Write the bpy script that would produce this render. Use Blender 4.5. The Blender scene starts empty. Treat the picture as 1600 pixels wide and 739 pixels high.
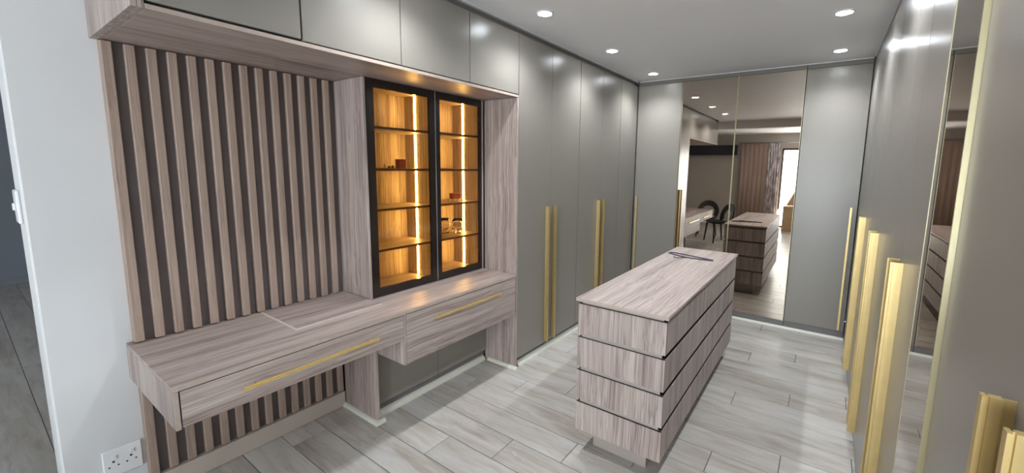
import bpy, bmesh, math, random
from mathutils import Vector, Matrix

# ------------------------------------------------------------------ camera, world, daylight, exposure
SC = bpy.context.scene
COL = SC.collection
R = math.radians
random.seed(7)

CAM_YAW, CAM_PITCH, CAM_ROLL, CAM_F = 34.395, 7.433, 0.907, 641.36      # fitted to the photograph
CAM_CX, CAM_CY, CAM_H = 849.8, 344.1, 1.6


def make_camera():
    y, p, r = R(CAM_YAW), R(CAM_PITCH), R(CAM_ROLL)
    fwd = Vector((-math.sin(y) * math.cos(p), math.cos(y) * math.cos(p), -math.sin(p)))
    right = Vector((math.cos(y), math.sin(y), 0))
    up = right.cross(fwd)
    r2 = right * math.cos(r) + up * math.sin(r)
    u2 = up * math.cos(r) - right * math.sin(r)
    cd = bpy.data.cameras.new('camera')
    cam = bpy.data.objects.new('camera', cd)
    m = Matrix((r2, u2, -fwd)).transposed().to_4x4()
    m.translation = (0, 0, CAM_H)
    cam.matrix_world = m
    cd.sensor_fit = 'HORIZONTAL'
    cd.sensor_width = 36.0
    cd.lens = 36.0 * CAM_F / 1600.0
    cd.shift_x = (800.0 - CAM_CX) / 1600.0
    cd.shift_y = (CAM_CY - 369.5) / 1600.0
    cd.clip_start = 0.02
    COL.objects.link(cam)
    SC.camera = cam


make_camera()

world = bpy.data.worlds.new('world')
SC.world = world
world.use_nodes = True
bg = world.node_tree.nodes['Background']
bg.inputs['Color'].default_value = (0.86, 0.93, 1.0, 1)
bg.inputs['Strength'].default_value = 4.0


def area_light(name, loc, direction, sx, sy, power, color, spread=180):
    ld = bpy.data.lights.new(name, 'AREA')
    ld.shape = 'RECTANGLE'
    ld.size, ld.size_y = sx, sy
    ld.energy = power
    ld.color = color
    ld.spread = R(spread)
    o = bpy.data.objects.new(name, ld)
    o.location = loc
    o.rotation_euler = Vector(direction).to_track_quat('-Z', 'Y').to_euler()
    COL.objects.link(o)
    return o


# daylight coming in through the glazed sliding door in the wall behind the camera
area_light('daylight', (-0.22, -3.78, 1.12), (0, 1, 0.25), 1.7, 2.1, 195, (0.80, 0.90, 1.0))
# daylight from the window of the open plan space on the left
area_light('daylight_hall', (-5.6, -3.78, 1.35), (0, 1, -0.05), 1.6, 1.5, 18, (0.80, 0.90, 1.0))

DOWNLIGHT_STRENGTH = 90.0
DOWNLIGHT_WATTS = 33.0
LED_STRENGTH = 62.0

vs = SC.view_settings
vs.view_transform = 'Standard'
vs.look = 'None'
vs.exposure = 0.38
vs.gamma = 1.0
vs.use_curve_mapping = False
SC.display_settings.display_device = 'sRGB'
SC.cycles.max_bounces = 12
SC.cycles.diffuse_bounces = 6
SC.cycles.glossy_bounces = 6
SC.cycles.transparent_max_bounces = 12
SC.cycles.sample_clamp_indirect = 6.0
SC.cycles.use_denoising = True
SC.cycles.caustics_reflective = False
SC.cycles.caustics_refractive = False

# ------------------------------------------------------------------ room dimensions (metres)
XL = -1.915      # front of the left fitted units
XR = 0.257       # front of the right fitted units
YB = 4.72        # front of the back fitted units
XW = -2.584      # face of the left wall
CEIL = 2.6
DT = 2.552       # top of tall doors


# ------------------------------------------------------------------ materials
def sl(c):
    return tuple((v / 12.92 if v <= 0.04045 else ((v + 0.055) / 1.055) ** 2.4) for v in [x / 255 for x in c]) + (1,)


def new_mat(name):
    m = bpy.data.materials.new(name)
    m.use_nodes = True
    nt = m.node_tree
    b = nt.nodes['Principled BSDF']
    return m, nt, b


def nd(nt, typ, **kw):
    n = nt.nodes.new(typ)
    for k, v in kw.items():
        setattr(n, k, v)
    return n


def ramp(nt, stops):
    n = nt.nodes.new('ShaderNodeValToRGB')
    el = n.color_ramp.elements
    while len(el) < len(stops):
        el.new(0.5)
    for e, (p, c) in zip(el, stops):
        e.position = p
        e.color = c
    return n


def plain(name, col, rough=0.5, metal=0.0, spec=0.5, noise=0.04, nscale=6.0, bump=0.0, bscale=60.0):
    """even finish with a very slight mottling"""
    m, nt, b = new_mat(name)
    tc = nd(nt, 'ShaderNodeTexCoord')
    nz = nd(nt, 'ShaderNodeTexNoise')
    nz.inputs['Scale'].default_value = nscale
    nz.inputs['Detail'].default_value = 4
    nt.links.new(tc.outputs['Object'], nz.inputs['Vector'])
    c = sl(col)
    lo = tuple(v * (1 - noise) for v in c[:3]) + (1,)
    hi = tuple(min(1, v * (1 + noise)) for v in c[:3]) + (1,)
    rp = ramp(nt, [(0.3, lo), (0.7, hi)])
    nt.links.new(nz.outputs['Fac'], rp.inputs['Fac'])
    nt.links.new(rp.outputs['Color'], b.inputs['Base Color'])
    b.inputs['Roughness'].default_value = rough
    b.inputs['Metallic'].default_value = metal
    b.inputs['Specular IOR Level'].default_value = spec
    if bump:
        n2 = nd(nt, 'ShaderNodeTexNoise')
        n2.inputs['Scale'].default_value = bscale
        nt.links.new(tc.outputs['Object'], n2.inputs['Vector'])
        bp = nd(nt, 'ShaderNodeBump')
        bp.inputs['Strength'].default_value = bump
        bp.inputs['Distance'].default_value = 0.002
        nt.links.new(n2.outputs['Fac'], bp.inputs['Height'])
        nt.links.new(bp.outputs['Normal'], b.inputs['Normal'])
    return m


def wood(name, axis, dark, mid, light, rough=0.42, across=18.0, contrast=1.3, wave=0.034, veins=0.5):
    """laminate with long straight grain running along one axis of the object"""
    m, nt, b = new_mat(name)
    L = nt.links
    tc = nd(nt, 'ShaderNodeTexCoord')
    oi = nd(nt, 'ShaderNodeObjectInfo')
    rnd = nd(nt, 'ShaderNodeVectorMath', operation='SCALE')
    comb = nd(nt, 'ShaderNodeCombineXYZ')
    for i in range(3):
        L.new(oi.outputs['Random'], comb.inputs[i])
    L.new(comb.outputs[0], rnd.inputs[0])
    rnd.inputs['Scale'].default_value = 37.0
    add = nd(nt, 'ShaderNodeVectorMath', operation='ADD')
    L.new(tc.outputs['Object'], add.inputs[0])
    L.new(rnd.outputs[0], add.inputs[1])
    # slow waviness of the grain
    wv = nd(nt, 'ShaderNodeTexNoise')
    wv.inputs['Scale'].default_value = 1.0
    wv.inputs['Detail'].default_value = 1
    wmp = nd(nt, 'ShaderNodeMapping')
    ws = [5.0] * 3
    ws['xyz'.index(axis)] = 2.0
    wmp.inputs['Scale'].default_value = ws
    L.new(add.outputs[0], wmp.inputs['Vector'])
    L.new(wmp.outputs[0], wv.inputs['Vector'])
    wsub = nd(nt, 'ShaderNodeVectorMath', operation='SUBTRACT')
    L.new(wv.outputs['Color'], wsub.inputs[0])
    wsub.inputs[1].default_value = (0.5, 0.5, 0.5)
    wsc = nd(nt, 'ShaderNodeVectorMath', operation='SCALE')
    wsc.inputs['Scale'].default_value = wave
    L.new(wsub.outputs[0], wsc.inputs[0])
    add2 = nd(nt, 'ShaderNodeVectorMath', operation='ADD')
    L.new(add.outputs[0], add2.inputs[0])
    L.new(wsc.outputs[0], add2.inputs[1])

    def layer(sc_across, sc_along, detail):
        mp = nd(nt, 'ShaderNodeMapping')
        s = [sc_across] * 3
        s['xyz'.index(axis)] = sc_along
        mp.inputs['Scale'].default_value = s
        L.new(add2.outputs[0], mp.inputs['Vector'])
        n = nd(nt, 'ShaderNodeTexNoise')
        n.inputs['Scale'].default_value = 1.0
        n.inputs['Detail'].default_value = detail
        n.inputs['Roughness'].default_value = 0.6
        L.new(mp.outputs[0], n.inputs['Vector'])
        return n
    broad = layer(across, 0.5, 2)
    mid_l = layer(across * 7.0, 1.0, 3)
    fine = layer(across * 22, 3.0, 2)
    mx = nd(nt, 'ShaderNodeMath', operation='MULTIPLY_ADD')
    L.new(broad.outputs['Fac'], mx.inputs[0])
    mx.inputs[1].default_value = 0.36
    m2 = nd(nt, 'ShaderNodeMath', operation='MULTIPLY_ADD')
    L.new(mid_l.outputs['Fac'], m2.inputs[0])
    m2.inputs[1].default_value = 0.44
    m3 = nd(nt, 'ShaderNodeMath', operation='MULTIPLY')
    L.new(fine.outputs['Fac'], m3.inputs[0])
    m3.inputs[1].default_value = 0.20
    L.new(m3.outputs[0], m2.inputs[2])
    L.new(m2.outputs[0], mx.inputs[2])
    vein = layer(across * 3.6, 0.7, 1)
    vs1 = nd(nt, 'ShaderNodeMath', operation='SUBTRACT')
    L.new(vein.outputs['Fac'], vs1.inputs[0])
    vs1.inputs[1].default_value = 0.5
    vab = nd(nt, 'ShaderNodeMath', operation='ABSOLUTE')
    L.new(vs1.outputs[0], vab.inputs[0])
    vr = nd(nt, 'ShaderNodeMapRange')
    vr.inputs['From Min'].default_value = 0.0
    vr.inputs['From Max'].default_value = 0.035
    vr.inputs['To Min'].default_value = veins
    vr.inputs['To Max'].default_value = 0.0
    L.new(vab.outputs[0], vr.inputs['Value'])
    w = 0.16 / contrast
    rp = ramp(nt, [(0.5 - w, sl(dark)), (0.5 - w * 0.25, sl(mid)), (0.5 + w * 0.9, sl(light))])
    L.new(mx.outputs[0], rp.inputs['Fac'])
    vm = nd(nt, 'ShaderNodeMix', data_type='RGBA')
    L.new(vr.outputs[0], vm.inputs['Factor'])
    L.new(rp.outputs['Color'], vm.inputs['A'])
    vm.inputs['B'].default_value = sl([v * 0.86 for v in dark])
    L.new(vm.outputs['Result'], b.inputs['Base Color'])
    b.inputs['Roughness'].default_value = rough
    bp = nd(nt, 'ShaderNodeBump')
    bp.inputs['Strength'].default_value = 0.12
    bp.inputs['Distance'].default_value = 0.001
    L.new(fine.outputs['Fac'], bp.inputs['Height'])
    L.new(bp.outputs['Normal'], b.inputs['Normal'])
    return m


WD = dict(dark=(116, 99, 94), mid=(164, 148, 141), light=(191, 179, 171))
M = {}
for ax in 'xyz':
    M['wood_' + ax] = wood('grey_oak_grain_' + ax, ax, **WD)
M['slat'] = wood('slat_oak', 'z', (128, 107, 96), (160, 139, 126), (178, 158, 144), across=30, rough=0.5, contrast=0.9, veins=0.35)
M['slat_low'] = M['slat']
M['slat_back'] = plain('slat_backing', (106, 98, 97), 0.5, noise=0.08)
M['edge'] = plain('edge_band', (176, 161, 149), 0.45, noise=0.05, nscale=30)
M['edge_light'] = plain('light_edge_band', (206, 194, 184), 0.45, noise=0.05, nscale=30)
M['door'] = plain('grey_satin_lacquer', (136, 131, 123), 0.28, noise=0.015, nscale=2.0, spec=0.42)
M['carcass'] = plain('grey_carcass', (58, 56, 53), 0.5)
M['plinth'] = plain('grey_plinth', (112, 109, 108), 0.45)
M['island_core'] = plain('taupe_core', (166, 156, 148), 0.5)
M['gold'] = plain('brushed_gold', (216, 190, 132), 0.36, metal=0.75, noise=0.05, nscale=20)
M['gold_bar'] = plain('polished_gold_bar', (240, 208, 128), 0.24, metal=0.75, noise=0.03, nscale=20)
M['gold_edge'] = plain('champagne_edge', (196, 186, 150), 0.40, metal=0.5, noise=0.03)
M['bead'] = plain('cream_beading', (214, 214, 200), 0.35, noise=0.03)
M['skirt'] = plain('beige_skirting', (192, 180, 168), 0.5)
M['wall'] = plain('white_wall_paint', (213, 214, 215), 0.65, noise=0.015, nscale=3, bump=0.05)
M['wall_grey'] = plain('grey_wall_paint', (140, 147, 156), 0.7, noise=0.02, nscale=3)
M['ceiling'] = plain('ceiling_paint', (233, 233, 234), 0.6, noise=0.01, nscale=2)
M['white_plastic'] = plain('white_plastic', (232, 234, 236), 0.3, noise=0.01)
M['black_plastic'] = plain('black_plastic', (22, 22, 25), 0.4, noise=0.05)
M['hole'] = plain('pin_hole', (18, 18, 20), 0.6)
M['hanger'] = plain('flocked_hanger', (74, 68, 82), 0.8, noise=0.08, nscale=80)
M['frame_black'] = plain('dark_bronze_frame', (34, 26, 22), 0.22, noise=0.05)
M['shelf_edge_shade'] = plain('brown_edge_shade', (88, 60, 38), 0.4)  # dark brown stands in for the shade on the backlit shelf fronts
M['taupe'] = plain('taupe_wall', (192, 182, 172), 0.7, noise=0.02)
M['dark_band'] = plain('charcoal_pelmet', (46, 46, 54), 0.6)
M['cardboard'] = plain('cardboard', (190, 160, 122), 0.7, noise=0.06, nscale=10)
M['grey_metal'] = plain('grey_metal', (178, 180, 184), 0.35, metal=0.7)
M['copper_box'] = plain('red_copper', (188, 96, 66), 0.4)
M['dark_trinket'] = plain('dark_trinket', (96, 62, 44), 0.5)
M['ivory'] = plain('ivory', (236, 220, 190), 0.4)
M['window_frame'] = plain('dark_window_frame', (58, 56, 54), 0.4)
M['tile_grout'] = plain('tile_grout', (92, 90, 87), 0.7, noise=0.06, nscale=30)


def curtain_mat(name, cols, scale, rough=0.8):
    m, nt, b = new_mat(name)
    tc = nd(nt, 'ShaderNodeTexCoord')
    mp = nd(nt, 'ShaderNodeMapping')
    mp.inputs['Scale'].default_value = scale
    nz = nd(nt, 'ShaderNodeTexNoise')
    nz.inputs['Scale'].default_value = 1.0
    nz.inputs['Detail'].default_value = 3
    nt.links.new(tc.outputs['Object'], mp.inputs['Vector'])
    nt.links.new(mp.outputs[0], nz.inputs['Vector'])
    rp = ramp(nt, [(0.36, sl(cols[0])), (0.5, sl(cols[1])), (0.62, sl(cols[2]))])
    nt.links.new(nz.outputs['Fac'], rp.inputs['Fac'])
    nt.links.new(rp.outputs['Color'], b.inputs['Base Color'])
    b.inputs['Roughness'].default_value = rough
    return m


M['curtain'] = curtain_mat('brown_curtain', [(160, 136, 124), (166, 142, 130), (172, 148, 136)], (6, 6, 1))
M['sheer'] = curtain_mat('patterned_curtain', [(140, 122, 138), (206, 194, 196), (240, 234, 230)], (16, 16, 5))


def mirror_mat():
    m, nt, b = new_mat('bronze_mirror')
    tc = nd(nt, 'ShaderNodeTexCoord')
    nz = nd(nt, 'ShaderNodeTexNoise')
    nz.inputs['Scale'].default_value = 0.8
    nt.links.new(tc.outputs['Object'], nz.inputs['Vector'])
    rp = ramp(nt, [(0.2, (0.50, 0.435, 0.37, 1)), (0.8, (0.53, 0.46, 0.395, 1))])
    nt.links.new(nz.outputs['Fac'], rp.inputs['Fac'])
    nt.links.new(rp.outputs['Color'], b.inputs['Base Color'])
    b.inputs['Metallic'].default_value = 1.0
    b.inputs['Roughness'].default_value = 0.012
    return m


M['mirror'] = mirror_mat()


def thin_glass(name, tint, ior=1.5, rough=0.02):
    m = bpy.data.materials.new(name)
    m.use_nodes = True
    nt = m.node_tree
    nt.nodes.clear()
    out = nd(nt, 'ShaderNodeOutputMaterial')
    tr = nd(nt, 'ShaderNodeBsdfTransparent')
    tr.inputs['Color'].default_value = tint
    gl = nd(nt, 'ShaderNodeBsdfGlossy')
    gl.inputs['Roughness'].default_value = rough
    fr = nd(nt, 'ShaderNodeFresnel')
    fr.inputs['IOR'].default_value = ior
    mix = nd(nt, 'ShaderNodeMixShader')
    geo = nd(nt, 'ShaderNodeNewGeometry')
    inv = nd(nt, 'ShaderNodeMath', operation='SUBTRACT')
    inv.inputs[0].default_value = 1.0
    nt.links.new(geo.outputs['Backfacing'], inv.inputs[1])
    mul = nd(nt, 'ShaderNodeMath', operation='MULTIPLY')
    nt.links.new(fr.outputs[0], mul.inputs[0])
    nt.links.new(inv.outputs[0], mul.inputs[1])
    nt.links.new(mul.outputs[0], mix.inputs[0])       # reflect once, at the front face of the thin pane
    nt.links.new(tr.outputs[0], mix.inputs[1])
    nt.links.new(gl.outputs[0], mix.inputs[2])
    nt.links.new(mix.outputs[0], out.inputs['Surface'])
    return m


M['bronze_glass'] = thin_glass('bronze_glass', (0.92, 0.79, 0.54, 1))
def solid_glass(name):
    m, nt, b = new_mat(name)
    b.inputs['Base Color'].default_value = (0.98, 0.96, 0.93, 1)
    b.inputs['Transmission Weight'].default_value = 1.0
    b.inputs['Roughness'].default_value = 0.0
    b.inputs['IOR'].default_value = 1.48
    return m


M['drinking_glass'] = solid_glass('drinking_glass')
M['clear_glass'] = thin_glass('clear_glass', (0.97, 0.96, 0.94, 1), ior=1.6)


def emit(name, col, strength):
    m, nt, b = new_mat(name)
    b.inputs['Base Color'].default_value = (0.8, 0.8, 0.8, 1)
    b.inputs['Emission Color'].default_value = col
    b.inputs['Emission Strength'].default_value = strength
    return m


M['lamp'] = emit('downlight_diffuser', (0.87, 0.94, 1.0, 1), DOWNLIGHT_STRENGTH)
M['led'] = emit('warm_led', (1.0, 0.70, 0.30, 1), LED_STRENGTH)


def plank_mat():
    m, nt, b = new_mat('grey_wood_look_tile')
    L = nt.links
    tc = nd(nt, 'ShaderNodeTexCoord')
    oi = nd(nt, 'ShaderNodeObjectInfo')
    comb = nd(nt, 'ShaderNodeCombineXYZ')
    mul = nd(nt, 'ShaderNodeMath', operation='MULTIPLY')
    mul.inputs[1].default_value = 53.0
    L.new(oi.outputs['Random'], mul.inputs[0])
    for i in range(3):
        L.new(mul.outputs[0], comb.inputs[i])
    add = nd(nt, 'ShaderNodeVectorMath', operation='ADD')
    L.new(tc.outputs['Object'], add.inputs[0])
    L.new(comb.outputs[0], add.inputs[1])
    wv = nd(nt, 'ShaderNodeTexNoise')
    wv.inputs['Scale'].default_value = 3.0
    L.new(add.outputs[0], wv.inputs['Vector'])
    sub = nd(nt, 'ShaderNodeVectorMath', operation='SUBTRACT')
    L.new(wv.outputs['Color'], sub.inputs[0])
    sub.inputs[1].default_value = (.5, .5, .5)
    scl = nd(nt, 'ShaderNodeVectorMath', operation='SCALE')
    scl.inputs['Scale'].default_value = 0.07
    L.new(sub.outputs[0], scl.inputs[0])
    add2 = nd(nt, 'ShaderNodeVectorMath', operation='ADD')
    L.new(add.outputs[0], add2.inputs[0])
    L.new(scl.outputs[0], add2.inputs[1])

    def lay(s, detail, rough=0.6):
        mp = nd(nt, 'ShaderNodeMapping')
        mp.inputs['Scale'].default_value = s
        L.new(add2.outputs[0], mp.inputs['Vector'])
        n = nd(nt, 'ShaderNodeTexNoise')
        n.inputs['Scale'].default_value = 1
        n.inputs['Detail'].default_value = detail
        n.inputs['Roughness'].default_value = rough
        L.new(mp.outputs[0], n.inputs['Vector'])
        return n
    a = lay((1.3, 8, 8), 3)
    c = lay((2.6, 45, 45), 3)
    d = lay((1.9, 11, 11), 4, 0.65)
    ma = nd(nt, 'ShaderNodeMath', operation='MULTIPLY_ADD')
    L.new(a.outputs['Fac'], ma.inputs[0])
    ma.inputs[1].default_value = 0.64
    mc = nd(nt, 'ShaderNodeMath', operation='MULTIPLY')
    L.new(c.outputs['Fac'], mc.inputs[0])
    mc.inputs[1].default_value = 0.36
    L.new(mc.outputs[0], ma.inputs[2])
    rp = ramp(nt, [(0.30, sl((152, 142, 131))), (0.42, sl((178, 171, 162))), (0.54, sl((192, 188, 182))), (0.68, sl((202, 200, 196)))])
    L.new(ma.outputs[0], rp.inputs['Fac'])
    # brown-grey smoky stains here and there
    rs = ramp(nt, [(0.53, (0, 0, 0, 1)), (0.68, (0.7, 0.7, 0.7, 1))])
    L.new(d.outputs['Fac'], rs.inputs['Fac'])
    mx = nd(nt, 'ShaderNodeMix', data_type='RGBA')
    L.new(rs.outputs['Color'], mx.inputs['Factor'])
    L.new(rp.outputs['Color'], mx.inputs['A'])
    mx.inputs['B'].default_value = sl((158, 144, 130))
    # each tile a little lighter or darker
    # pale scratch-like flecks in the print
    e = lay((7, 30, 30), 2, 0.5)
    es = nd(nt, 'ShaderNodeMath', operation='SUBTRACT')
    L.new(e.outputs['Fac'], es.inputs[0])
    es.inputs[1].default_value = 0.5
    ea = nd(nt, 'ShaderNodeMath', operation='ABSOLUTE')
    L.new(es.outputs[0], ea.inputs[0])
    er = nd(nt, 'ShaderNodeMapRange')
    er.inputs['From Max'].default_value = 0.02
    er.inputs['To Min'].default_value = 0.8
    er.inputs['To Max'].default_value = 0.0
    L.new(ea.outputs[0], er.inputs['Value'])
    g = lay((1.7, 6.0, 6.0), 2, 0.5)
    gr = ramp(nt, [(0.62, (0, 0, 0, 1)), (0.70, (1, 1, 1, 1))])
    L.new(g.outputs['Fac'], gr.inputs['Fac'])
    em = nd(nt, 'ShaderNodeMath', operation='MULTIPLY')
    L.new(er.outputs[0], em.inputs[0])
    L.new(gr.outputs['Color'], em.inputs[1])
    mx2 = nd(nt, 'ShaderNodeMix', data_type='RGBA')
    L.new(em.outputs[0], mx2.inputs['Factor'])
    L.new(mx.outputs['Result'], mx2.inputs['A'])
    mx2.inputs['B'].default_value = sl((218, 216, 212))
    hs = nd(nt, 'ShaderNodeHueSaturation')
    mr = nd(nt, 'ShaderNodeMapRange')
    mr.inputs['To Min'].default_value = 0.93
    mr.inputs['To Max'].default_value = 1.05
    L.new(oi.outputs['Random'], mr.inputs['Value'])
    L.new(mr.outputs[0], hs.inputs['Value'])
    L.new(mx2.outputs['Result'], hs.inputs['Color'])
    L.new(hs.outputs['Color'], b.inputs['Base Color'])
    b.inputs['Roughness'].default_value = 0.29
    return m


M['plank'] = plank_mat()


# ------------------------------------------------------------------ helpers
def bx(bm, x0, x1, y0, y1, z0, z1):
    vs_ = [bm.verts.new((x, y, z)) for x in (x0, x1) for y in (y0, y1) for z in (z0, z1)]
    for f in ((0, 1, 3, 2), (4, 6, 7, 5), (0, 4, 5, 1), (2, 3, 7, 6), (0, 2, 6, 4), (1, 5, 7, 3)):
        bm.faces.new([vs_[i] for i in f])


def prism(bm, pts, axis, a, b):
    """2-D outline pts extruded along axis from a to b"""
    def v(p, t):
        if axis == 'z':
            return (p[0], p[1], t)
        if axis == 'y':
            return (p[0], t, p[1])
        return (t, p[0], p[1])
    lo = [bm.verts.new(v(p, a)) for p in pts]
    hi = [bm.verts.new(v(p, b)) for p in pts]
    bm.faces.new(lo)
    bm.faces.new(list(reversed(hi)))
    n = len(pts)
    for i in range(n):
        bm.faces.new((lo[i], lo[(i + 1) % n], hi[(i + 1) % n], hi[i]))


def lathe(bm, prof, c, seg=28, axis='z'):
    rings = []
    for r, h in prof:
        ring = []
        for i in range(seg):
            t = 2 * math.pi * i / seg
            ring.append(bm.verts.new((c[0] + r * math.cos(t), c[1] + r * math.sin(t), c[2] + h)))
        rings.append(ring)
    for a, b in zip(rings, rings[1:]):
        for i in range(seg):
            bm.faces.new((a[i], a[(i + 1) % seg], b[(i + 1) % seg], b[i]))
    if prof[0][0] > 1e-6:
        bm.faces.new(list(reversed(rings[0])))
    if prof[-1][0] > 1e-6:
        bm.faces.new(rings[-1])


def tube(bm, pts, rad, seg=8, closed=False):
    pts = [Vector(p) for p in pts]
    n = len(pts)
    rads = rad if isinstance(rad, (list, tuple)) else [rad] * n
    rings = []
    for i, p in enumerate(pts):
        a = pts[i - 1] if (i > 0 or closed) else p
        b = pts[(i + 1) % n] if (i < n - 1 or closed) else p
        d = (b - a).normalized()
        u = d.cross(Vector((0, 0, 1)))
        if u.length < 1e-3:
            u = d.cross(Vector((0, 1, 0)))
        u.normalize()
        w = d.cross(u)
        rings.append([bm.verts.new(p + (u * math.cos(2 * math.pi * k / seg) + w * math.sin(2 * math.pi * k / seg)) * rads[i]) for k in range(seg)])
    for i in range(n if closed else n - 1):
        a, b = rings[i], rings[(i + 1) % n]
        for k in range(seg):
            bm.faces.new((a[k], a[(k + 1) % seg], b[(k + 1) % seg], b[k]))
    if not closed:
        bm.faces.new(list(reversed(rings[0])))
        bm.faces.new(rings[-1])


def B(*a):
    bm = bmesh.new()
    bx(bm, *a)
    return bm


def wpos(o):
    p = Vector((0, 0, 0))
    while o is not None:
        p += o.location
        o = o.parent
    return p


def obj(name, bm, mat, parent=None, bevel=0.0, smooth=False, label=None, recenter=True):
    """link one mesh object; bm is in world coordinates, its own origin goes to its box centre"""
    if bevel:
        bmesh.ops.bevel(bm, geom=[e for e in bm.edges], offset=bevel, segments=1, affect='EDGES', clamp_overlap=True)
    bmesh.ops.recalc_face_normals(bm, faces=bm.faces)
    c = Vector((0, 0, 0))
    if recenter and len(bm.verts):
        mn = Vector([min(v.co[i] for v in bm.verts) for i in range(3)])
        mx = Vector([max(v.co[i] for v in bm.verts) for i in range(3)])
        c = (mn + mx) / 2
        c.z = mn.z
    for v in bm.verts:
        v.co -= c
    if smooth:
        for f in bm.faces:
            f.smooth = True
    me = bpy.data.meshes.new(name)
    bm.to_mesh(me)
    bm.free()
    me.materials.append(M[mat])
    o = bpy.data.objects.new(name, me)
    COL.objects.link(o)
    if parent is not None:
        o.parent = parent
        o.location = c - wpos(parent)
    else:
        o.location = c
    if label:
        o['label'] = label
    return o


def thing(name, label, cat, loc, group=None):
    o = bpy.data.objects.new(name, None)
    o.empty_display_size = 0.1
    COL.objects.link(o)
    o.location = loc
    o['label'] = label
    o['category'] = cat
    if group:
        o['group'] = group
    return o


def tag(o, label, cat, group=None):
    o['label'] = label
    o['category'] = cat
    if group:
        o['group'] = group
    return o


def struct(name, bm, mat, parent=None, bevel=0.0):
    o = obj(name, bm, mat, parent, bevel)
    if parent is None:
        o['kind'] = 'structure'
    return o


# ------------------------------------------------------------------ setting: shell
HX0, HX1, HY0, HY1 = -8.5, 0.86, -3.6, 5.34       # overall extents of the open plan space
WIN = (-1.08, 0.62, 0.02, 2.2)                     # glazed sliding door in the front wall (behind the camera)
HWIN = (-6.4, -4.8, 0.6, 2.1)                      # window further along the same wall

floor = struct('floor', B(HX0, HX1, HY0, HY1, -0.06, -0.003), 'tile_grout')
struct('ceiling', B(HX0 - 0.1, HX1 + 0.1, HY0 - 0.1, HY1 + 0.1, CEIL, CEIL + 0.1), 'ceiling')
struct('wall_left', B(-2.805, XW, 0.165, HY1, 0.0, CEIL - 0.001), 'wall', bevel=0.006)
struct('wall_right', B(HX1, HX1 + 0.1, HY0, HY1, 0, CEIL - 0.001), 'wall')
struct('wall_back', B(XW, HX1, HY1, HY1 + 0.1, 0, CEIL - 0.001), 'wall')
struct('wall_far_left', B(HX0 - 0.1, HX0, HY0, HY1, 0, CEIL - 0.001), 'wall_grey')
struct('wall_hall', B(HX0, -2.806, 2.2, 2.3, 0, CEIL - 0.001), 'wall_grey')
bm = bmesh.new()
fy0, fy1 = HY0 - 0.12, HY0
for a in ((HX0, HWIN[0], 0, CEIL - .001), (HWIN[1], WIN[0], 0, CEIL - .001), (WIN[1], HX1, 0, CEIL - .001),
          (WIN[0], WIN[1], WIN[3], CEIL - .001), (HWIN[0], HWIN[1], HWIN[3], CEIL - .001), (HWIN[0], HWIN[1], 0, HWIN[2])):
    bx(bm, a[0], a[1], fy0, fy1, a[2], a[3])
struct('wall_front', bm, 'taupe')
# downstand beam across the ceiling behind the camera
struct('trim_4', B(-2.3, HX1, -0.25, -0.05, 2.45, CEIL - 0.001), 'ceiling', bevel=0.003)
struct('baseboard_far_left', B(HX0, HX0 + 0.015, HY0, 2.19, 0, 0.07), 'wall_grey')

# windows
def window(n, w, mull):
    x0, x1, z0, z1 = w
    y0, y1 = HY0 - 0.08, HY0 - 0.03
    bm = bmesh.new()
    t = 0.05
    bx(bm, x0, x1, y0, y1, z1 - t, z1)
    bx(bm, x0, x1, y0, y1, z0, z0 + t)
    bx(bm, x0, x0 + t, y0, y1, z0 + t, z1 - t)
    bx(bm, x1 - t, x1, y0, y1, z0 + t, z1 - t)
    f = struct('window_%d' % n, bm, 'window_frame')
    xs = [x0 + t] + mull + [x1 - t]
    for m_ in mull:
        obj('mullion', B(m_ - 0.025, m_ + 0.025, y0 + .005, y1 - .005, z0 + t, z1 - t), 'window_frame', f)
    for a, b in zip(xs, xs[1:]):
        obj('pane', B(a, b, (y0 + y1) / 2 - 0.003, (y0 + y1) / 2 + 0.003, z0 + t, z1 - t), 'clear_glass', f)


window(1, WIN, [-0.2])
window(2, HWIN, [-5.6])

# ------------------------------------------------------------------ floor tiles: every tile a part of the floor
PW, PL, GAP = 0.1945, 1.317, 0.0040


def tile_mesh(x0, x1):
    bm = bmesh.new()
    bx(bm, x0, x1, GAP / 2, PW - GAP / 2, -0.010, 0.0)
    bmesh.ops.bevel(bm, geom=[e for e in bm.edges if all(abs(v.co.z) < 1e-6 for v in e.verts)], offset=0.0012, segments=1, affect='EDGES')
    bmesh.ops.recalc_face_normals(bm, faces=bm.faces)
    me = bpy.data.meshes.new('plank')
    bm.to_mesh(me)
    bm.free()
    me.materials.append(M['plank'])
    return me


full_tile = tile_mesh(GAP / 2, PL - GAP / 2)
rest = bmesh.new()
k0 = math.floor((HY0 - 0.783) / PW) + 1
k1 = math.floor((4.76 - 0.783) / PW)
fpos = wpos(floor)
n_tiles = 0
for k in range(k0, k1 + 1):
    y = 0.783 + PW * k
    j = -2.05 + 0.328 * (k - 2)
    j -= PL * math.ceil((j - HX0) / PL)          # first joint left of the room
    i = 0
    while j + PL * i < HX1:
        a = j + PL * i
        b = a + PL
        i += 1
        ca, cb = max(a, HX0), min(b, HX1)
        if cb - ca < 0.03:
            continue
        near = (cb > -2.6 and ca < 0.30)
        strip = (-0.25 < y < 0.75 and ca < -2.6)
        behind = (y > 0.75 and cb <= -2.58)
        if near or strip:
            me = full_tile if (ca == a and cb == b) else tile_mesh(ca - a + GAP / 2, cb - a - GAP / 2)
            o = bpy.data.objects.new('plank', me)
            COL.objects.link(o)
            o.parent = floor
            o.location = Vector((a, y, 0.0)) - fpos
            n_tiles += 1
        elif not behind and ca < 0.3:
            bx(rest, ca + GAP / 2, cb - GAP / 2, y + GAP / 2, y + PW - GAP / 2, -0.010, 0.0)
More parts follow.
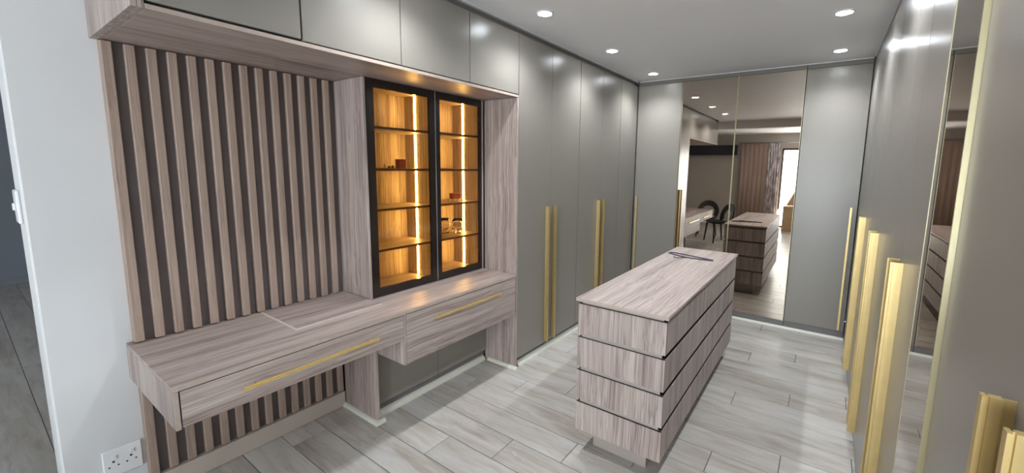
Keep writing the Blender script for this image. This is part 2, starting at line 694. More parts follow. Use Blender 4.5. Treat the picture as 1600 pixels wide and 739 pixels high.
far_planks = obj('far_planks', rest, 'plank', floor)
far_planks['kind'] = 'stuff'


# ------------------------------------------------------------------ beading and cornice (setting trims)
def bead(n, segs, mat='bead'):
    """quarter round moulding; segs = list of (axis, from, to, wall coordinate, outward sign, size)"""
    bm = bmesh.new()
    for axis, a, b, w, s, r in segs:
        pts = [(w, 0.0)] + [(w + s * r * math.cos(R(t)), r * math.sin(R(t))) for t in (0, 22, 45, 67, 90)]
        prism(bm, pts, 'y' if axis == 'y' else 'x', a, b)
    struct('trim_%d' % n, bm, mat)


def cornice(n, x0, x1, y0, y1):
    struct('trim_%d' % n, B(x0, x1, y0, y1, CEIL - 0.010, CEIL - 0.001), 'wall')


bead(5, [('y', 2.47, 4.69, -1.948, 1, 0.038)])                        # under the tall wardrobes on the left
bead(6, [('x', -2.198, XL + 0.022, 2.4295, -1, 0.022)])               # along the wooden gable
bead(7, [('y', 1.402, 2.405, -2.2475, 1, 0.034)])                      # under the low cupboards
bead(8, [('x', -2.53, -2.15, 1.3775, -1, 0.022), ('y', 1.3555, 1.425, -2.169, 1, 0.022)])
bead(9, [('x', -1.90, XR - 0.002, 4.7235, -1, 0.02)])                 # along the back units
cornice(10, XL - 0.012, XL - 0.002, 0.44, 4.70)
cornice(11, -1.90, XR - 0.01, YB + 0.004, YB + 0.014)
cornice(12, XR + 0.002, XR + 0.012, 0.10, 4.70)


# ------------------------------------------------------------------ gold fin handles
def fin_section(px, py, sx, sy):
    """outline of the handle profile: (px,py) on the door face, unit vector (sx,sy) out of the door"""
    half = [(0.0, 0.0015), (0.0150, 0.0015), (0.0152, 0.0068), (0.0290, 0.0068), (0.0292, 0.0012), (0.0322, 0.0012), (0.0324, 0.0078), (0.0380, 0.0078)]
    out = []
    tx, ty = -sy, sx
    for d, t in half:
        out.append((px + sx * d + tx * t, py + sy * d + ty * t))
    for d, t in reversed(half):
        out.append((px + sx * d - tx * t, py + sy * d - ty * t))
    return out


def fin_handle(parent, px, py, sx, sy, z0=0.10, z1=1.27):
    bm = bmesh.new()
    prism(bm, fin_section(px, py, sx, sy), 'z', z0, z1)
    return obj('handle', bm, 'gold', parent, label='tall gold profile handle')


# ------------------------------------------------------------------ left: tall wardrobes
def left_wardrobe(y0, y1, joints, handles, label, gable=False):
    t = thing('tall_wardrobe', label, 'wardrobe', ((XW + XL) / 2, (y0 + y1) / 2, 0), 'grey wardrobes along the left side')
    g = 0.018 if gable else 0.0
    obj('carcass', B(XW + .003, XL - 0.021, y0 + .001, y1 - .001, 0.078, 2.556), 'carcass', t)
    obj('plinth', B(XW + .003, -1.950, y0 + .001 , y1 - .001, 0.0, 0.078), 'plinth', t)
    obj('top_filler', B(XL - 0.075, XL - 0.045, y0 + .001, y1 - .001, 2.556, CEIL - 0.002), 'door', t)
    ys = [y0] + joints + [y1]
    doors = []
    for a, b in zip(ys, ys[1:]):
        doors.append(obj('door', B(XL - 0.019, XL, a + .0026, b - .0026, 0.080, DT - 0.004), 'door', t, bevel=0.0012))
    for di, hy in handles:
        fin_handle(doors[di], XL, hy, 1, 0)
    if gable:
        obj('side_panel', B(-2.24, XL, y0 - 0.0185, y0 - 0.001, 0.0, 2.098), 'wood_z', t, bevel=0.001, label='grey oak side panel')
    return t


left_wardrobe(2.449, 3.36, [2.89], [(0, 2.824), (1, 2.936)], 'grey two-door wardrobe with paired gold handles, next to the wooden desk niche', True)
left_wardrobe(3.362, 4.25, [3.805], [(0, 3.748), (1, 3.850)], 'grey two-door wardrobe with paired gold handles, mid-way along the left side')
left_wardrobe(4.252, 4.713, [], [], 'single narrow grey wardrobe door without handle in the far left corner')

# ------------------------------------------------------------------ left: overhead cupboard
oc = thing('overhead_cupboard', 'row of grey overhead cupboard doors in a wooden case above desk and slats', 'cupboard', (-2.25, 1.42, 2.1))
obj('side_panel', B(XW + .003, XL, 0.398, 0.4145, 2.1, CEIL - .002), 'wood_z', oc, bevel=0.001)
obj('inner_side', B(XW + .003, XL, 0.4155, 0.432, 2.1, CEIL - .002), 'wood_z', oc, bevel=0.001)
obj('bottom_panel', B(XW + .003, XL, 0.433, 2.446, 2.1, 2.117), 'wood_y', oc, bevel=0.001)
obj('front_edging', B(XL + .0002, XL + .0012, 0.433, 2.446, 2.1005, 2.1165), 'edge', oc)
obj('carcass', B(XW + .003, XL - 0.024, 0.433, 2.446, 2.118, 2.556), 'carcass', oc)
obj('top_filler', B(XL - 0.075, XL - 0.045, 0.433, 2.446, 2.557, CEIL - .002), 'door', oc)
ys = [0.436, 0.935, 1.437, 1.947, 2.446]
for i, (a, b) in enumerate(zip(ys, ys[1:])):
    e = 0.005 if i == 0 else 0.0026
    zz = 2.128 if i == 0 else 2.1225
    obj('door', B(XL - 0.019, XL + (0.0 if i else -0.002), a + e, b - e, zz, DT - 0.004), 'door', oc, bevel=0.0012)

# ------------------------------------------------------------------ left: slatted wall panels
NS, S0, SP, SW, XS = 14, 0.421, 0.0706, 0.034, -2.530


def slat_panel(label, z0, z1, group='slatted wall panels'):
    t = thing('slatted_panel', label, 'wall panel', (-2.56, 0.91, z0), group)
    obj('backing_board', B(XW + .002, XW + .029, 0.4225, 1.411 if z0 > 0.5 else 1.376, z0, z1), 'slat_back', t)
    obj('end_edging', B(XW + .002, XW + .029, 0.4210, 0.4222, z0, z1), 'slat', t)
    for i in range(NS):
        a = S0 + SP * i
        obj('slat', B(XW + .0295, XS, a, a + SW, z0 + 0.003, z1 - 0.004), 'slat', t, bevel=0.0025)
    return t


slat_panel('upper wood slat wall panel between the desk top and overhead cupboard', 0.772, 2.098)
slat_panel('lower wood slat wall panel in the knee space under the desk', 0.10, 0.748)
sk = obj('skirting_board', B(XW + .003, -2.522, 0.405, 1.376, 0.0, 0.0985), 'skirt', bevel=0.002)
tag(sk, 'plain beige skirting board under the lower wood slats', 'skirting')

# ------------------------------------------------------------------ left: floating desk
dk = thing('floating_desk', 'wall-hung grey oak desk with two drawers and long gold bar handles', 'desk', (-2.25, 1.42, 0.45))
obj('desk_top', B(XW + .003, XL, 0.398, 2.429, 0.7525, 0.770), 'wood_y', dk, bevel=0.001)
obj('side_panel', B(XW + .003, XL, 0.398, 0.4145, 0.600, 0.7515), 'wood_z', dk, bevel=0.001)
obj('middle_panel', B(-2.225, XL - .001, 1.402, 1.4185, 0.448, 0.7515), 'wood_z', dk, bevel=0.001)
obj('front_edging', B(XL + .0002, XL + .0012, 0.398, 2.429, 0.7530, 0.7695), 'edge', dk)
obj('side_edging', B(XL + .0002, XL + .0012, 0.3985, 0.4140, 0.601, 0.7515), 'edge', dk)
obj('bottom_panel', B(-2.45, XL - 0.03, 0.4155, 1.401, 0.600, 0.612), 'wood_y', dk)


def desk_drawer(y0, y1, z0, z1, hy0, hy1, hz):
    d = obj('drawer_front', B(XL - 0.019, XL, y0, y1, z0, z1), 'wood_y', dk, bevel=0.0012)
    obj('drawer_box', B(-2.40 if y0 < 1 else -2.21, XL - 0.021, y0 + .012, y1 - .012, z0 + 0.016, z1 - 0.02), 'edge', d)
    bm = bmesh.new()
    hx = XL + 0.024
    prism(bm, [(hx + 0.0075 * math.cos(R(t)), hz + 0.0075 * math.sin(R(t))) for t in range(0, 360, 45)], 'y', hy0, hy1)
    for hy in (hy0 + 0.05, hy1 - 0.05):
        prism(bm, [(hy + 0.004 * math.cos(R(t)), hz + 0.004 * math.sin(R(t))) for t in range(0, 360, 60)], 'x', XL, hx)
    obj('handle', bm, 'gold_bar', d, label='long thin gold bar handle')


desk_drawer(0.419, 1.400, 0.603, 0.748, 0.610, 1.228, 0.677)
desk_drawer(1.4215, 2.424, 0.450, 0.748, 1.615, 2.231, 0.676)

lid = obj('desk_flap', B(-2.518, -2.128, 0.928, 1.405, 0.7702, 0.7770), 'wood_y', dk, bevel=0.0008, label='flap panel let into the desk top')
bm = bmesh.new()
bx(bm, -2.518, -2.120, 0.9215, 0.9275, 0.7702, 0.7775)
bx(bm, -2.1275, -2.120, 0.928, 1.405, 0.7702, 0.7775)
obj('flap_edging', bm, 'edge_light', dk)

bm = bmesh.new()
bx(bm, -2.528, -2.488, 1.318, 1.348, 0.7705, 0.7735)
bx(bm, -2.5285, -2.5255, 1.318, 1.348, 0.7735, 0.785)
br = obj('metal_bracket', bm, 'grey_metal', bevel=0.0006)
tag(br, 'small grey metal bracket lying on the desk at the foot of the slats', 'bracket')

# ------------------------------------------------------------------ left: low cupboards under the desk
lc = thing('low_cupboard', 'grey two-door low cupboard standing under the deep desk drawer', 'cupboard', (-2.40, 1.9, 0))
obj('gable', B(-2.52, -2.17, 1.378, 1.3955, 0.0, 0.598), 'wood_z', lc, bevel=0.001, label='grey oak gable panel')
obj('gable_edging', B(-2.1698, -2.1688, 1.3785, 1.395, 0.023, 0.597), 'edge', lc)
obj('carcass', B(XW + .003, -2.247, 1.3965, 2.427, 0.078, 0.446), 'carcass', lc)
obj('plinth', B(XW + .003, -2.25, 1.3965, 2.427, 0.0, 0.077), 'plinth', lc)
for a, b in ((1.4165, 1.912), (1.9155, 2.4265)):
    obj('door', B(-2.244, -2.226, a, b, 0.080, 0.446), 'door', lc, bevel=0.0012)

# ------------------------------------------------------------------ left: lit glass display cabinet
gc = thing('display_cabinet', 'lit display cabinet with two dark framed glass doors standing on the desk', 'cabinet', (-2.42, 1.92, 0.7715))
GX = -2.250
Z0, Z1 = 0.7715, 2.098
obj('side_panel', B(XW + .003, GX, 1.413, 1.431, Z0, Z1), 'wood_z', gc, bevel=0.001)
obj('side_panel', B(XW + .003, GX - .001, 2.411, 2.4285, Z0, Z1), 'wood_z', gc, bevel=0.001)
obj('partition', B(XW + .012, -2.277, 1.942, 1.958, Z0 + .018, Z1 - .018), 'wood_z', gc)
obj('back_panel', B(XW + .003, XW + .011, 1.4315, 2.4105, Z0 + .018, Z1 - .018), 'wood_z', gc)
obj('bottom_panel', B(XW + .003, -2.277, 1.4315, 2.4105, Z0, Z0 + .0175), 'wood_y', gc)
obj('top_panel', B(XW + .003, -2.277, 1.4315, 2.4105, Z1 - .0175, Z1), 'wood_y', gc)
for zc in (1.822, 1.566, 1.314, 1.056):
    for a, b in ((1.4318, 1.9415), (1.9585, 2.4102)):
        sh = obj('shelf', B(XW + .012, -2.285, a, b, zc - 0.008, zc + 0.008), 'wood_y', gc, bevel=0.0008)
        obj('front_edge_shade', B(-2.2848, -2.2805, a, b, zc - 0.007, zc + 0.0075), 'shelf_edge_shade', sh)  # added strip, its colour carries the shade of the unlit shelf edge
for yy in (1.9418, 2.4108):
    bm = bmesh.new()
    zs = [Z0 + .02, 1.056, 1.314, 1.566, 1.822, Z1 - .02]
    for a, b in zip(zs, zs[1:]):
        bx(bm, -2.463, -2.449, yy - 0.0035, yy, a + (0.009 if a > 1 else 0), b - (0.009 if b < 2 else 0))
    obj('light_strip', bm, 'led', gc, label='glowing warm light strip')


def glass_door(y0, y1, gy0, gy1, hinge):
    z0, z1, gz0, gz1 = 0.776, 2.096, 0.826, 2.049
    bm = bmesh.new()
    xa, xb = GX - 0.0225, GX - 0.0015
    bx(bm, xa, xb, y0, gy0, z0, z1)
    bx(bm, xa, xb, gy1, y1, z0, z1)
    bx(bm, xa, xb, gy0, gy1, z0, gz0)
    bx(bm, xa, xb, gy0, gy1, gz1, z1)
    d = obj('door', bm, 'frame_black', gc, label='dark framed glass door')
    obj('glass_pane', B(xb - 0.0075, xb - 0.0035, gy0 - .0, gy1 + .0, gz0, gz1), 'bronze_glass', d)
    for hz in (0.93, 1.96):
        bm = bmesh.new()
        yy = 2.4100 if hinge > 0 else 1.4322
        s = -1 if hinge > 0 else 1
        bx(bm, -2.330, -2.278, min(yy, yy + s * .012), max(yy, yy + s * .012), hz - 0.012, hz + 0.012)
        bx(bm, -2.284, -2.268, min(yy + s * .002, yy + s * .034), max(yy + s * .002, yy + s * .034), hz - 0.018, hz + 0.018)
        obj('hinge', bm, 'gold', d)


glass_door(1.4345, 1.946, 1.4850, 1.9010, -1)
glass_door(1.9530, 2.4085, 1.9900, 2.3850, 1)
obj('meeting_strip', B(GX - 0.020, GX - 0.0005, 1.9468, 1.9522, 0.777, 2.095), 'grey_metal', gc)

# small things on the lit shelves
def trinket(x, y, z):
    t = thing('trinket_box', 'small red-brown trinket box on second shelf of the left glass bay', 'box', (x, y, z))
    obj('body', B(x - .022, x + .022, y - .030, y + .024, z, z + 0.056), 'copper_box', t, bevel=0.002)
    obj('frame', B(x - .024, x + .024, y + .0245, y + .031, z, z + 0.060), 'ivory', t, bevel=0.001)
    obj('lid', B(x - .024, x + .024, y - .032, y + .024, z + 0.0565, z + 0.061), 'dark_trinket', t, bevel=0.001)


trinket(-2.43, 1.795, 1.5743)
bm = bmesh.new()
lathe(bm, [(0.007, 0), (0.008, 0.006), (0.005, 0.016), (0.007, 0.021), (0.003, 0.027), (0.0, 0.028)], (-2.41, 1.655, 1.5743), 12)
tag(obj('figurine', bm, 'ivory', smooth=True), 'tiny pale figurine at the left end of the second glass shelf', 'figurine')
for n, (yy, hh) in enumerate(((1.695, 0.016), (1.722, 0.020))):
    bm = bmesh.new()
    lathe(bm, [(0.009, 0), (0.010, hh * .4), (0.006, hh * .8), (0.0, hh)], (-2.42, yy, 1.5743), 10)
    tag(obj('pebble', bm, 'dark_trinket', smooth=True),
        ('tiny dark ornament beside the pale figurine in the glass cabinet' if n == 0 else 'tiny dark ornament nearest the red-brown trinket box in the glass cabinet'), 'ornament', 'tiny dark ornaments')

BX = -2.37
bs = thing('footed_box', 'small copper-coloured box on ivory footed stand, third shelf of right glass bay', 'box', (BX, 2.255, 1.3223))
bm = bmesh.new()
for dx in (-.022, .022):
    for dy in (-.048, 0, .048):
        bx(bm, BX + dx - .004, BX + dx + .004, 2.235 + dy - .004, 2.235 + dy + .004, 1.3223, 1.338)
bx(bm, BX - .028, BX + .028, 2.179, 2.291, 1.338, 1.343)
obj('stand', bm, 'ivory', bs)
obj('body', B(BX - .020, BX + .020, 2.195, 2.277, 1.3433, 1.377), 'copper_box', bs, bevel=0.002)
obj('lid', B(BX - .022, BX + .022, 2.193, 2.279, 1.3773, 1.385), 'copper_box', bs, bevel=0.002)


def snifter(x, y, z, s, label):
    bm = bmesh.new()
    pr = [(0.030, 0), (0.032, 0.004), (0.020, 0.010), (0.012, 0.016), (0.020, 0.024), (0.038, 0.040), (0.044, 0.058), (0.041, 0.080), (0.033, 0.110),
          (0.0315, 0.110), (0.0395, 0.080), (0.042, 0.058), (0.036, 0.042), (0.018, 0.028), (0.0, 0.026)]
    lathe(bm, [(a * s, b * s) for a, b in pr], (x, y, z), 24)
    tag(obj('glass', bm, 'drinking_glass', smooth=True), label, 'glass', 'drinking glasses in the lit cabinet')


snifter(-2.40, 2.285, 1.0643, 1.05, 'clear stemless brandy glass in front, fourth shelf of right glass bay')
snifter(-2.49, 2.235, 1.0643, 1.05, 'clear brandy glass standing behind another on the fourth glass shelf')

# ------------------------------------------------------------------ island of drawers
ix0, ix1, iy0, iy1 = -1.057, -0.571, 1.891, 3.702
il = thing('drawer_island', 'free-standing grey oak island of four drawer tiers with a flat top', 'island', ((ix0 + ix1) / 2, (iy0 + iy1) / 2, 0))
obj('top', B(-1.067, -0.562, 1.884, 3.712, 0.8805, 0.900), 'wood_y', il, bevel=0.0012)
for a in ((-1.068, -0.561, 1.8828, 1.8838), (-1.068, -0.561, 3.7122, 3.7132)):
    obj('top_edging', B(a[0], a[1], a[2], a[3], 0.8815, 0.8992), 'edge', il)
obj('core', B(ix0 + .024, ix1 - .024, iy0 + .0185, iy1 - .0185, 0.120, 0.8795), 'island_core', il)
for za, zb in ((0.2985, 0.3215), (0.4865, 0.5105), (0.6765, 0.6995), (0.8665, 0.8800)):
    for xa, xb in ((ix1 - .0238, ix1 - .0190), (ix0 + .0190, ix0 + .0238)):
        obj('finger_channel', B(xa, xb, iy0 + .0183, iy1 - .0183, za, zb), 'black_plastic', il)
    for xa, xb in ((ix1 - .0178, ix1 - .0035), (ix0 + .0035, ix0 + .0178)):
        obj('ledge_strip', B(xa, xb, iy0 + .0185, iy1 - .0185, za - 0.0003, za + 0.0012), 'black_plastic', il)
    for ya, yb in ((iy0 + .0100, iy0 + .0180), (iy1 - .0180, iy1 - .0100)):
        obj('recess_band', B(ix0 + .019, ix1 - .019, ya, yb, za + 0.002, zb - 0.0002), 'island_core', il)
    for ya, yb in ((iy0 + .0025, iy0 + .0098), (iy1 - .0098, iy1 - .0025)):
        obj('ledge_strip', B(ix0 + .001, ix1 - .001, ya, yb, za - 0.0003, za + 0.0012), 'black_plastic', il)

obj('plinth', B(-0.990, -0.674, 1.990, 3.632, 0.0, 0.1195), 'island_core', il)
for z0, z1 in ((0.135, 0.298), (0.322, 0.486), (0.511, 0.676), (0.700, 0.866)):
    obj('end_panel', B(ix0, ix1, iy0, iy0 + .018, z0, z1), 'wood_z', il, bevel=0.001)
    obj('end_panel', B(ix0, ix1, iy1 - .018, iy1, z0, z1), 'wood_z', il, bevel=0.001)
    obj('drawer_front', B(ix1 - .018, ix1, iy0 + .0183, iy1 - .0183, z0, z1), 'wood_z', il, bevel=0.001)
    obj('drawer_front', B(ix0, ix0 + .018, iy0 + .0183, iy1 - .0183, z0, z1), 'wood_z', il, bevel=0.001)

# clothes hanger lying on the island
hg = thing('clothes_hanger', 'dark grey-purple flocked clothes hanger lying flat on the island top', 'hanger', (-0.85, 3.33, 0.9012))
bm = bmesh.new()
zc = 0.9050
shoulder = [(-1.035, 3.365, zc), (-0.99, 3.335, zc), (-0.93, 3.300, zc), (-0.885, 3.282, zc), (-0.855, 3.276, zc), (-0.82, 3.272, zc), (-0.76, 3.274, zc), (-0.70, 3.276, zc), (-0.668, 3.284, zc)]
bar = [(-0.668, 3.284, zc), (-0.672, 3.300, zc), (-0.75, 3.325, zc), (-0.90, 3.375, zc), (-1.00, 3.402, zc), (-1.028, 3.392, zc), (-1.035, 3.365, zc)]
tube(bm, (shoulder + bar[1:-1]), 0.0045, 6, closed=True)
obj('frame', bm, 'hanger', hg, smooth=True)
bm = bmesh.new()
hk = [(-0.866, 3.2735, zc)]
for t in range(0, 250, 25):
    hk.append((-0.925 + 0.034 * math.cos(R(20 - t)) , 3.235 + 0.022 * math.sin(R(20 - t)) + 0.01, 0.9035))
tube(bm, hk, 0.0028, 6)
obj('hook', bm, 'hanger', hg, smooth=True)


# ------------------------------------------------------------------ back: wardrobes and mirror doors
def back_unit(name, label, x0, x1, group='fitted units along the back'):
    t = thing(name, label, 'wardrobe', ((x0 + x1) / 2, 5.0, 0), group)
    obj('carcass', B(x0 + .001, x1 - .001, YB + 0.0215, HY1 - .003, 0.078, 2.556), 'carcass', t)
    obj('plinth', B(x0 + .001, x1 - .001, YB + 0.004, HY1 - .003, 0.0, 0.0775), 'plinth', t)
    obj('top_filler', B(x0 + .001, x1 - .001, YB + 0.030, YB + 0.055, 2.5565, CEIL - .002), 'door', t)
    return t


t = back_unit('corner_wardrobe', 'grey single-door wardrobe in the back left corner, left of the mirrors', -1.912, -1.400)
d = obj('door', B(-1.910, -1.402, YB, YB + .019, 0.080, DT - .004), 'door', t, bevel=0.0012)
fin_handle(d, -1.868, YB, 0, -1)
t = back_unit('mirror_wardrobe', 'wardrobe with two full-height bronze mirror doors on the back wall', -1.398, -0.246)
for a, b in ((-1.396, -0.836), (-0.832, -0.248)):
    d = obj('mirror_door', B(a, b, YB + 0.006, YB + .020, 0.072, DT), 'carcass', t)
    obj('mirror', B(a + .004, b - .004, YB + .001, YB + .0055, 0.076, DT - .004), 'mirror', d)
    bm = bmesh.new()
    for e in ((a, a + .0035), (b - .0035, b)):
        bx(bm, e[0], e[1], YB, YB + .0058, 0.072, DT)
    obj('edge_trim', bm, 'gold_edge', d)
t = back_unit('right_wardrobe', 'grey single-door wardrobe on the back wall, right of the mirrors', -0.244, 0.253)
d = obj('door', B(-0.242, 0.251, YB, YB + .019, 0.080, DT - .004), 'door', t, bevel=0.0012)
fin_handle(d, 0.205, YB, 0, -1)


# ------------------------------------------------------------------ right: long bank of wardrobes
def right_unit(y0, y1, joints, handles, label, mirror=False):
    t = thing('bank_wardrobe', label, 'wardrobe', (0.55, (y0 + y1) / 2, 0), 'grey wardrobes along the right side')
    obj('carcass', B(XR + 0.0215, HX1 - .003, y0 + .001, y1 - .001, 0.078, 2.556), 'carcass', t)
    obj('plinth', B(XR + 0.030, HX1 - .003, y0 + .001, y1 - .001, 0.0, 0.0775), 'plinth', t)
    obj('top_filler', B(XR + 0.045, XR + 0.075, y0 + .001, y1 - .001, 2.5565, CEIL - .002), 'door', t)
    if mirror:
        d = obj('mirror_door', B(XR + .006, XR + .020, y0 + .001, y1 - .001, 0.03, DT), 'carcass', t)
        obj('mirror', B(XR + .001, XR + .0055, y0 + .007, y1 - .004, 0.034, DT - .004), 'mirror', d)
        obj('edge_profile', B(XR - .0115, XR + .0058, y0 + .001, y0 + .0062, 0.03, DT), 'gold_edge', d, label='raised champagne metal edge')
        obj('edge_trim', B(XR, XR + .0058, y1 - .0040, y1 - .001, 0.03, DT), 'gold_edge', d)
        return t
    ys = [y0] + joints + [y1]
    ds = []
    for a, b in zip(ys, ys[1:]):
        ds.append(obj('door', B(XR, XR + .019, a + .0026, b - .0026, 0.03, DT - .004), 'door', t, bevel=0.0012))
    for di, hy in handles:
        fin_handle(ds[di], XR, hy, -1, 0)
    return t


right_unit(0.10, 1.298, [0.36, 0.806], [(1, 0.751), (2, 0.857)], 'nearest grey wardrobe on the right with a pair of gold handles at the frame edge')
right_unit(1.298, 1.662, [], [], 'narrow bronze mirror door between grey doors in the right bank', True)
right_unit(1.664, 2.33, [2.02], [(0, 1.957), (1, 2.046)], 'grey two-door wardrobe just beyond the mirror in the right bank')
right_unit(2.332, 3.335, [2.89], [(0, 2.842), (1, 2.940)], 'grey two-door wardrobe mid-way along the right bank')
right_unit(3.337, 4.25, [3.785], [(0, 3.775 - .02), (1, 3.828)], 'grey two-door wardrobe towards the far end of the right bank')
right_unit(4.252, 4.70, [], [], 'last plain grey wardrobe door of the right bank, by the back corner')


# ------------------------------------------------------------------ ceiling downlights
def downlight(x, y, label):
    t = thing('downlight', label, 'downlight', (x, y, CEIL - 0.012), 'round recessed ceiling downlights')
    bm = bmesh.new()
    lathe(bm, [(0.045, -0.001), (0.0455, -0.008), (0.050, -0.009), (0.056, -0.004), (0.056, -0.0005)], (x, y, CEIL), 32)
    obj('trim_ring', bm, 'white_plastic', t, smooth=True)
    bm = bmesh.new()
    lathe(bm, [(0.0, -0.0045), (0.0445, -0.0045)], (x, y, CEIL), 32)
    bmesh.ops.remove_doubles(bm, verts=bm.verts, dist=1e-6)
    obj('diffuser', bm, 'lamp', t)
    ld = bpy.data.lights.new('downlight_beam', 'SPOT')
    ld.energy = DOWNLIGHT_WATTS
    ld.color = (0.90, 0.95, 1.0)
    ld.spot_size = R(140)
    ld.spot_blend = 1.0
    ld.shadow_soft_size = 0.03
    lo = bpy.data.objects.new('downlight_beam', ld)
    COL.objects.link(lo)
    lo.parent = t
    lo.location = (0, 0, -0.03)


for x, y, lab in ((-1.62, 2.34, 'lit downlight nearest the camera in the left ceiling row'),
                  (-1.62, 3.365, 'lit downlight in the middle of the left ceiling row'),
                  (-1.62, 4.38, 'lit downlight at the far end of the left ceiling row'),
                  (0.0, 3.33, 'lit downlight in the right ceiling row, the nearer of two in view'),
                  (0.0, 4.33, 'lit downlight at the far end of the right ceiling row'),
                  (-1.62, 1.34, 'lit left-row downlight in front of the overhead cupboard, seen in the mirror'),
                  (0.0, 2.33, 'lit right-row downlight above the near wardrobes, outside the frame'),
                  (0.0, 1.33, 'lit right-row downlight nearly above the camera, outside the frame')):
    downlight(x, y, lab)

# ------------------------------------------------------------------ wall fittings
sc = thing('power_socket', 'white double power socket low on the white wall beside the slats', 'socket', (XW, 0.345, 0.165))
obj('plate', B(XW + .001, XW + .011, 0.279, 0.408, 0.160, 0.291), 'white_plastic', sc, bevel=0.003)
for y0 in (0.3165, 0.3745):
    obj('switch', B(XW + .0112, XW + .0165, y0 - 0.008, y0 + 0.008, 0.247, 0.263), 'white_plastic', sc, bevel=0.002)
    for dy, dz, r in ((-.004, 0.233, .0048), (-.019, 0.211, .0036), (.011, 0.211, .0036)):
        bm = bmesh.new()
        prism(bm, [(y0 + dy + r * math.cos(R(a)), dz + r * math.sin(R(a))) for a in range(0, 360, 30)], 'x', XW + .0108, XW + .0114)
        obj('pin_hole', bm, 'hole', sc)

sw = thing('light_switch', 'white light switch on the narrow end face of the white wall', 'switch', (-2.695, 0.16, 1.40), )
obj('plate', B(-2.748, -2.640, 0.153, 0.1645, 1.338, 1.474), 'white_plastic', sw, bevel=0.004)
obj('rocker', B(-2.705, -2.683, 0.145, 0.1528, 1.392, 1.420), 'white_plastic', sw, bevel=0.002)
s2 = thing('light_switch', 'small switch plate on the far dark wall through the opening', 'switch', (HX0 + .005, 0.35, 1.5))
obj('plate', B(HX0 + .001, HX0 + .012, 0.30, 0.40, 1.90, 2.03), 'white_plastic', s2, bevel=0.003)
obj('rocker', B(HX0 + .0122, HX0 + .017, 0.335, 0.365, 1.94, 1.98), 'white_plastic', s2, bevel=0.001)


# ------------------------------------------------------------------ behind the camera (seen in the mirrors)
def chair(x, y, rz, label):
    t = thing('chair', label, 'chair', (0, 0, 0), 'black plastic chairs')
    def oval(bm, pts3):
        tube(bm, pts3, 0.02, 8, closed=True)
    bm = bmesh.new()
    n = 20
    top, bot = [], []
    for i in range(n):
        a = 2 * math.pi * i / n
        ca, sa = math.cos(a), math.sin(a)
        px = 0.22 * math.copysign(abs(ca) ** 0.6, ca)
        py = 0.22 * math.copysign(abs(sa) ** 0.6, sa)
        top.append(bm.verts.new((px, py, 0.455 + 0.02 * (px / .22) ** 2)))
        bot.append(bm.verts.new((px * .96, py * .96, 0.425)))
    bm.faces.new(top)
    bm.faces.new(list(reversed(bot)))
    for i in range(n):
        bm.faces.new((top[i], bot[i], bot[(i + 1) % n], top[(i + 1) % n]))
    obj('seat', bm, 'black_plastic', t)
    for sx in (-1, 1):
        for sy in (-1, 1):
            bm = bmesh.new()
            tube(bm, [(sx * .16, sy * .16, 0.426), (sx * .21, sy * .21 - 0.02, 0.0)], [0.024, 0.014], 8)
            obj('leg', bm, 'black_plastic', t)
    # open arched back: broad curved band with an oval opening
    bm = bmesh.new()
    NU = 24
    outer, inner = [], []
    for i in range(NU + 1):
        a = R(-38 + 256 * i / NU)
        u, v = math.cos(a), math.sin(a)
        def P(ru, rv, cz):
            xx = ru * u
            zz = cz + rv * v
            yy = -0.17 - 0.10 * (zz - 0.45) / 0.4 + 0.35 * xx * xx
            return (xx, yy, zz)
        outer.append(P(0.245, 0.25, 0.60))
        inner.append(P(0.145, 0.13, 0.59))
    vo = [bm.verts.new(p) for p in outer]
    vi = [bm.verts.new(p) for p in inner]
    vo2 = [bm.verts.new((p[0], p[1] - 0.030, p[2])) for p in outer]
    vi2 = [bm.verts.new((p[0], p[1] - 0.030, p[2])) for p in inner]
    for i in range(NU):
        bm.faces.new((vo[i], vo[i + 1], vi[i + 1], vi[i]))
        bm.faces.new((vo2[i], vi2[i], vi2[i + 1], vo2[i + 1]))
        bm.faces.new((vo[i], vo2[i], vo2[i + 1], vo[i + 1]))
        bm.faces.new((vi[i], vi[i + 1], vi2[i + 1], vi2[i]))
    for i in (0, NU):
        bm.faces.new((vo[i], vi[i], vi2[i], vo2[i]))
    obj('backrest', bm, 'black_plastic', t)
    bm = bmesh.new()
    for sx in (-1, 1):
        tube(bm, [(sx * .19, -0.165, 0.44), (sx * .20, -0.168, 0.52)], 0.016, 8)
    obj('back_support', bm, 'black_plastic', t)
    t.location = (x, y, 0)
    t.rotation_euler = (0, 0, rz)


chair(-1.92, -0.20, R(50), 'black chair with open arched back at the desk end, seen in the mirror')
chair(-2.30, -0.85, R(-8), 'second black chair by the white wall end, glimpsed in the mirror behind the desk')

# dark pelmet band across the taupe front wall
pb = obj('pelmet', B(-4.4, -2.20, HY0 + .002, HY0 + .12, 2.02, 2.30), 'dark_band', bevel=0.003)
tag(pb, 'long charcoal pelmet box high on the taupe wall, seen in the mirror', 'pelmet')


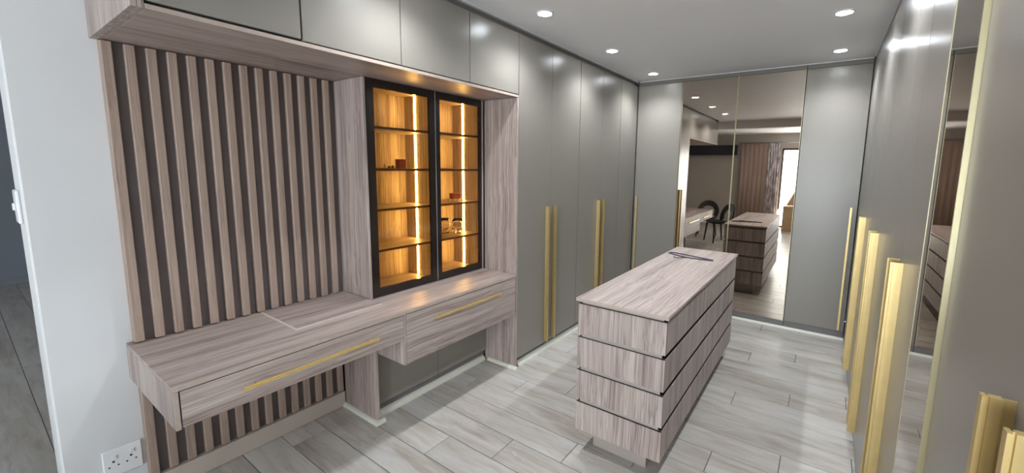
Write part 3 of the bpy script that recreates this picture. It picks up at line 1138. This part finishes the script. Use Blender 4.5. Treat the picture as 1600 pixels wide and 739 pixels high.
def curtain(name, x0, x1, y, z0, z1, folds, amp, mat, label):
    bm = bmesh.new()
    n = folds * 8
    lo, hi, lo2, hi2 = [], [], [], []
    for i in range(n + 1):
        x = x0 + (x1 - x0) * i / n
        o = amp * math.sin(2 * math.pi * folds * i / n)
        lo.append(bm.verts.new((x, y + o, z0)))
        hi.append(bm.verts.new((x, y + o * 0.7, z1)))
        lo2.append(bm.verts.new((x, y + o - .006, z0)))
        hi2.append(bm.verts.new((x, y + o * 0.7 - .006, z1)))
    for i in range(n):
        bm.faces.new((lo[i], lo[i + 1], hi[i + 1], hi[i]))
        bm.faces.new((lo2[i], hi2[i], hi2[i + 1], lo2[i + 1]))
        bm.faces.new((hi[i], hi[i + 1], hi2[i + 1], hi2[i]))
        bm.faces.new((lo[i], lo2[i], lo2[i + 1], lo[i + 1]))
    for i in (0, n):
        bm.faces.new((lo[i], hi[i], hi2[i], lo2[i]))
    tag(obj(name, bm, mat, smooth=True), label, 'curtain')


curtain('curtain', -2.08, -1.40, HY0 + 0.14, 0.02, 2.335, 6, 0.006, 'curtain', 'plain brown curtain left of the bright window, seen in the mirror')
curtain('curtain', -1.39, -1.10, HY0 + 0.14, 0.02, 2.335, 5, 0.030, 'sheer', 'pale patterned curtain gathered at the window edge, seen in the mirror')
bm = bmesh.new()
tube(bm, [(-2.15, HY0 + .14, 2.355), (0.75, HY0 + .14, 2.355)], 0.014, 8)
tag(obj('curtain_rail', bm, 'grey_metal', smooth=True), 'thin curtain rail above the window, seen in the mirror', 'curtain rail')

cb = thing('cardboard_carton', 'large brown cardboard carton on the floor before the window, seen in the mirror', 'carton', (-0.55, -3.2, 0))
obj('body', B(-0.90, -0.30, -3.42, -3.05, 0.0, 0.66), 'cardboard', cb, bevel=0.004)
bm = bmesh.new()
prism(bm, [(-0.90, 0.662), (-0.30, 0.662), (-0.30, 0.670), (-0.46, 1.20), (-0.62, 1.20), (-0.86, 0.670)], 'y', -3.42, -3.41)
obj('flap', bm, 'cardboard', cb)
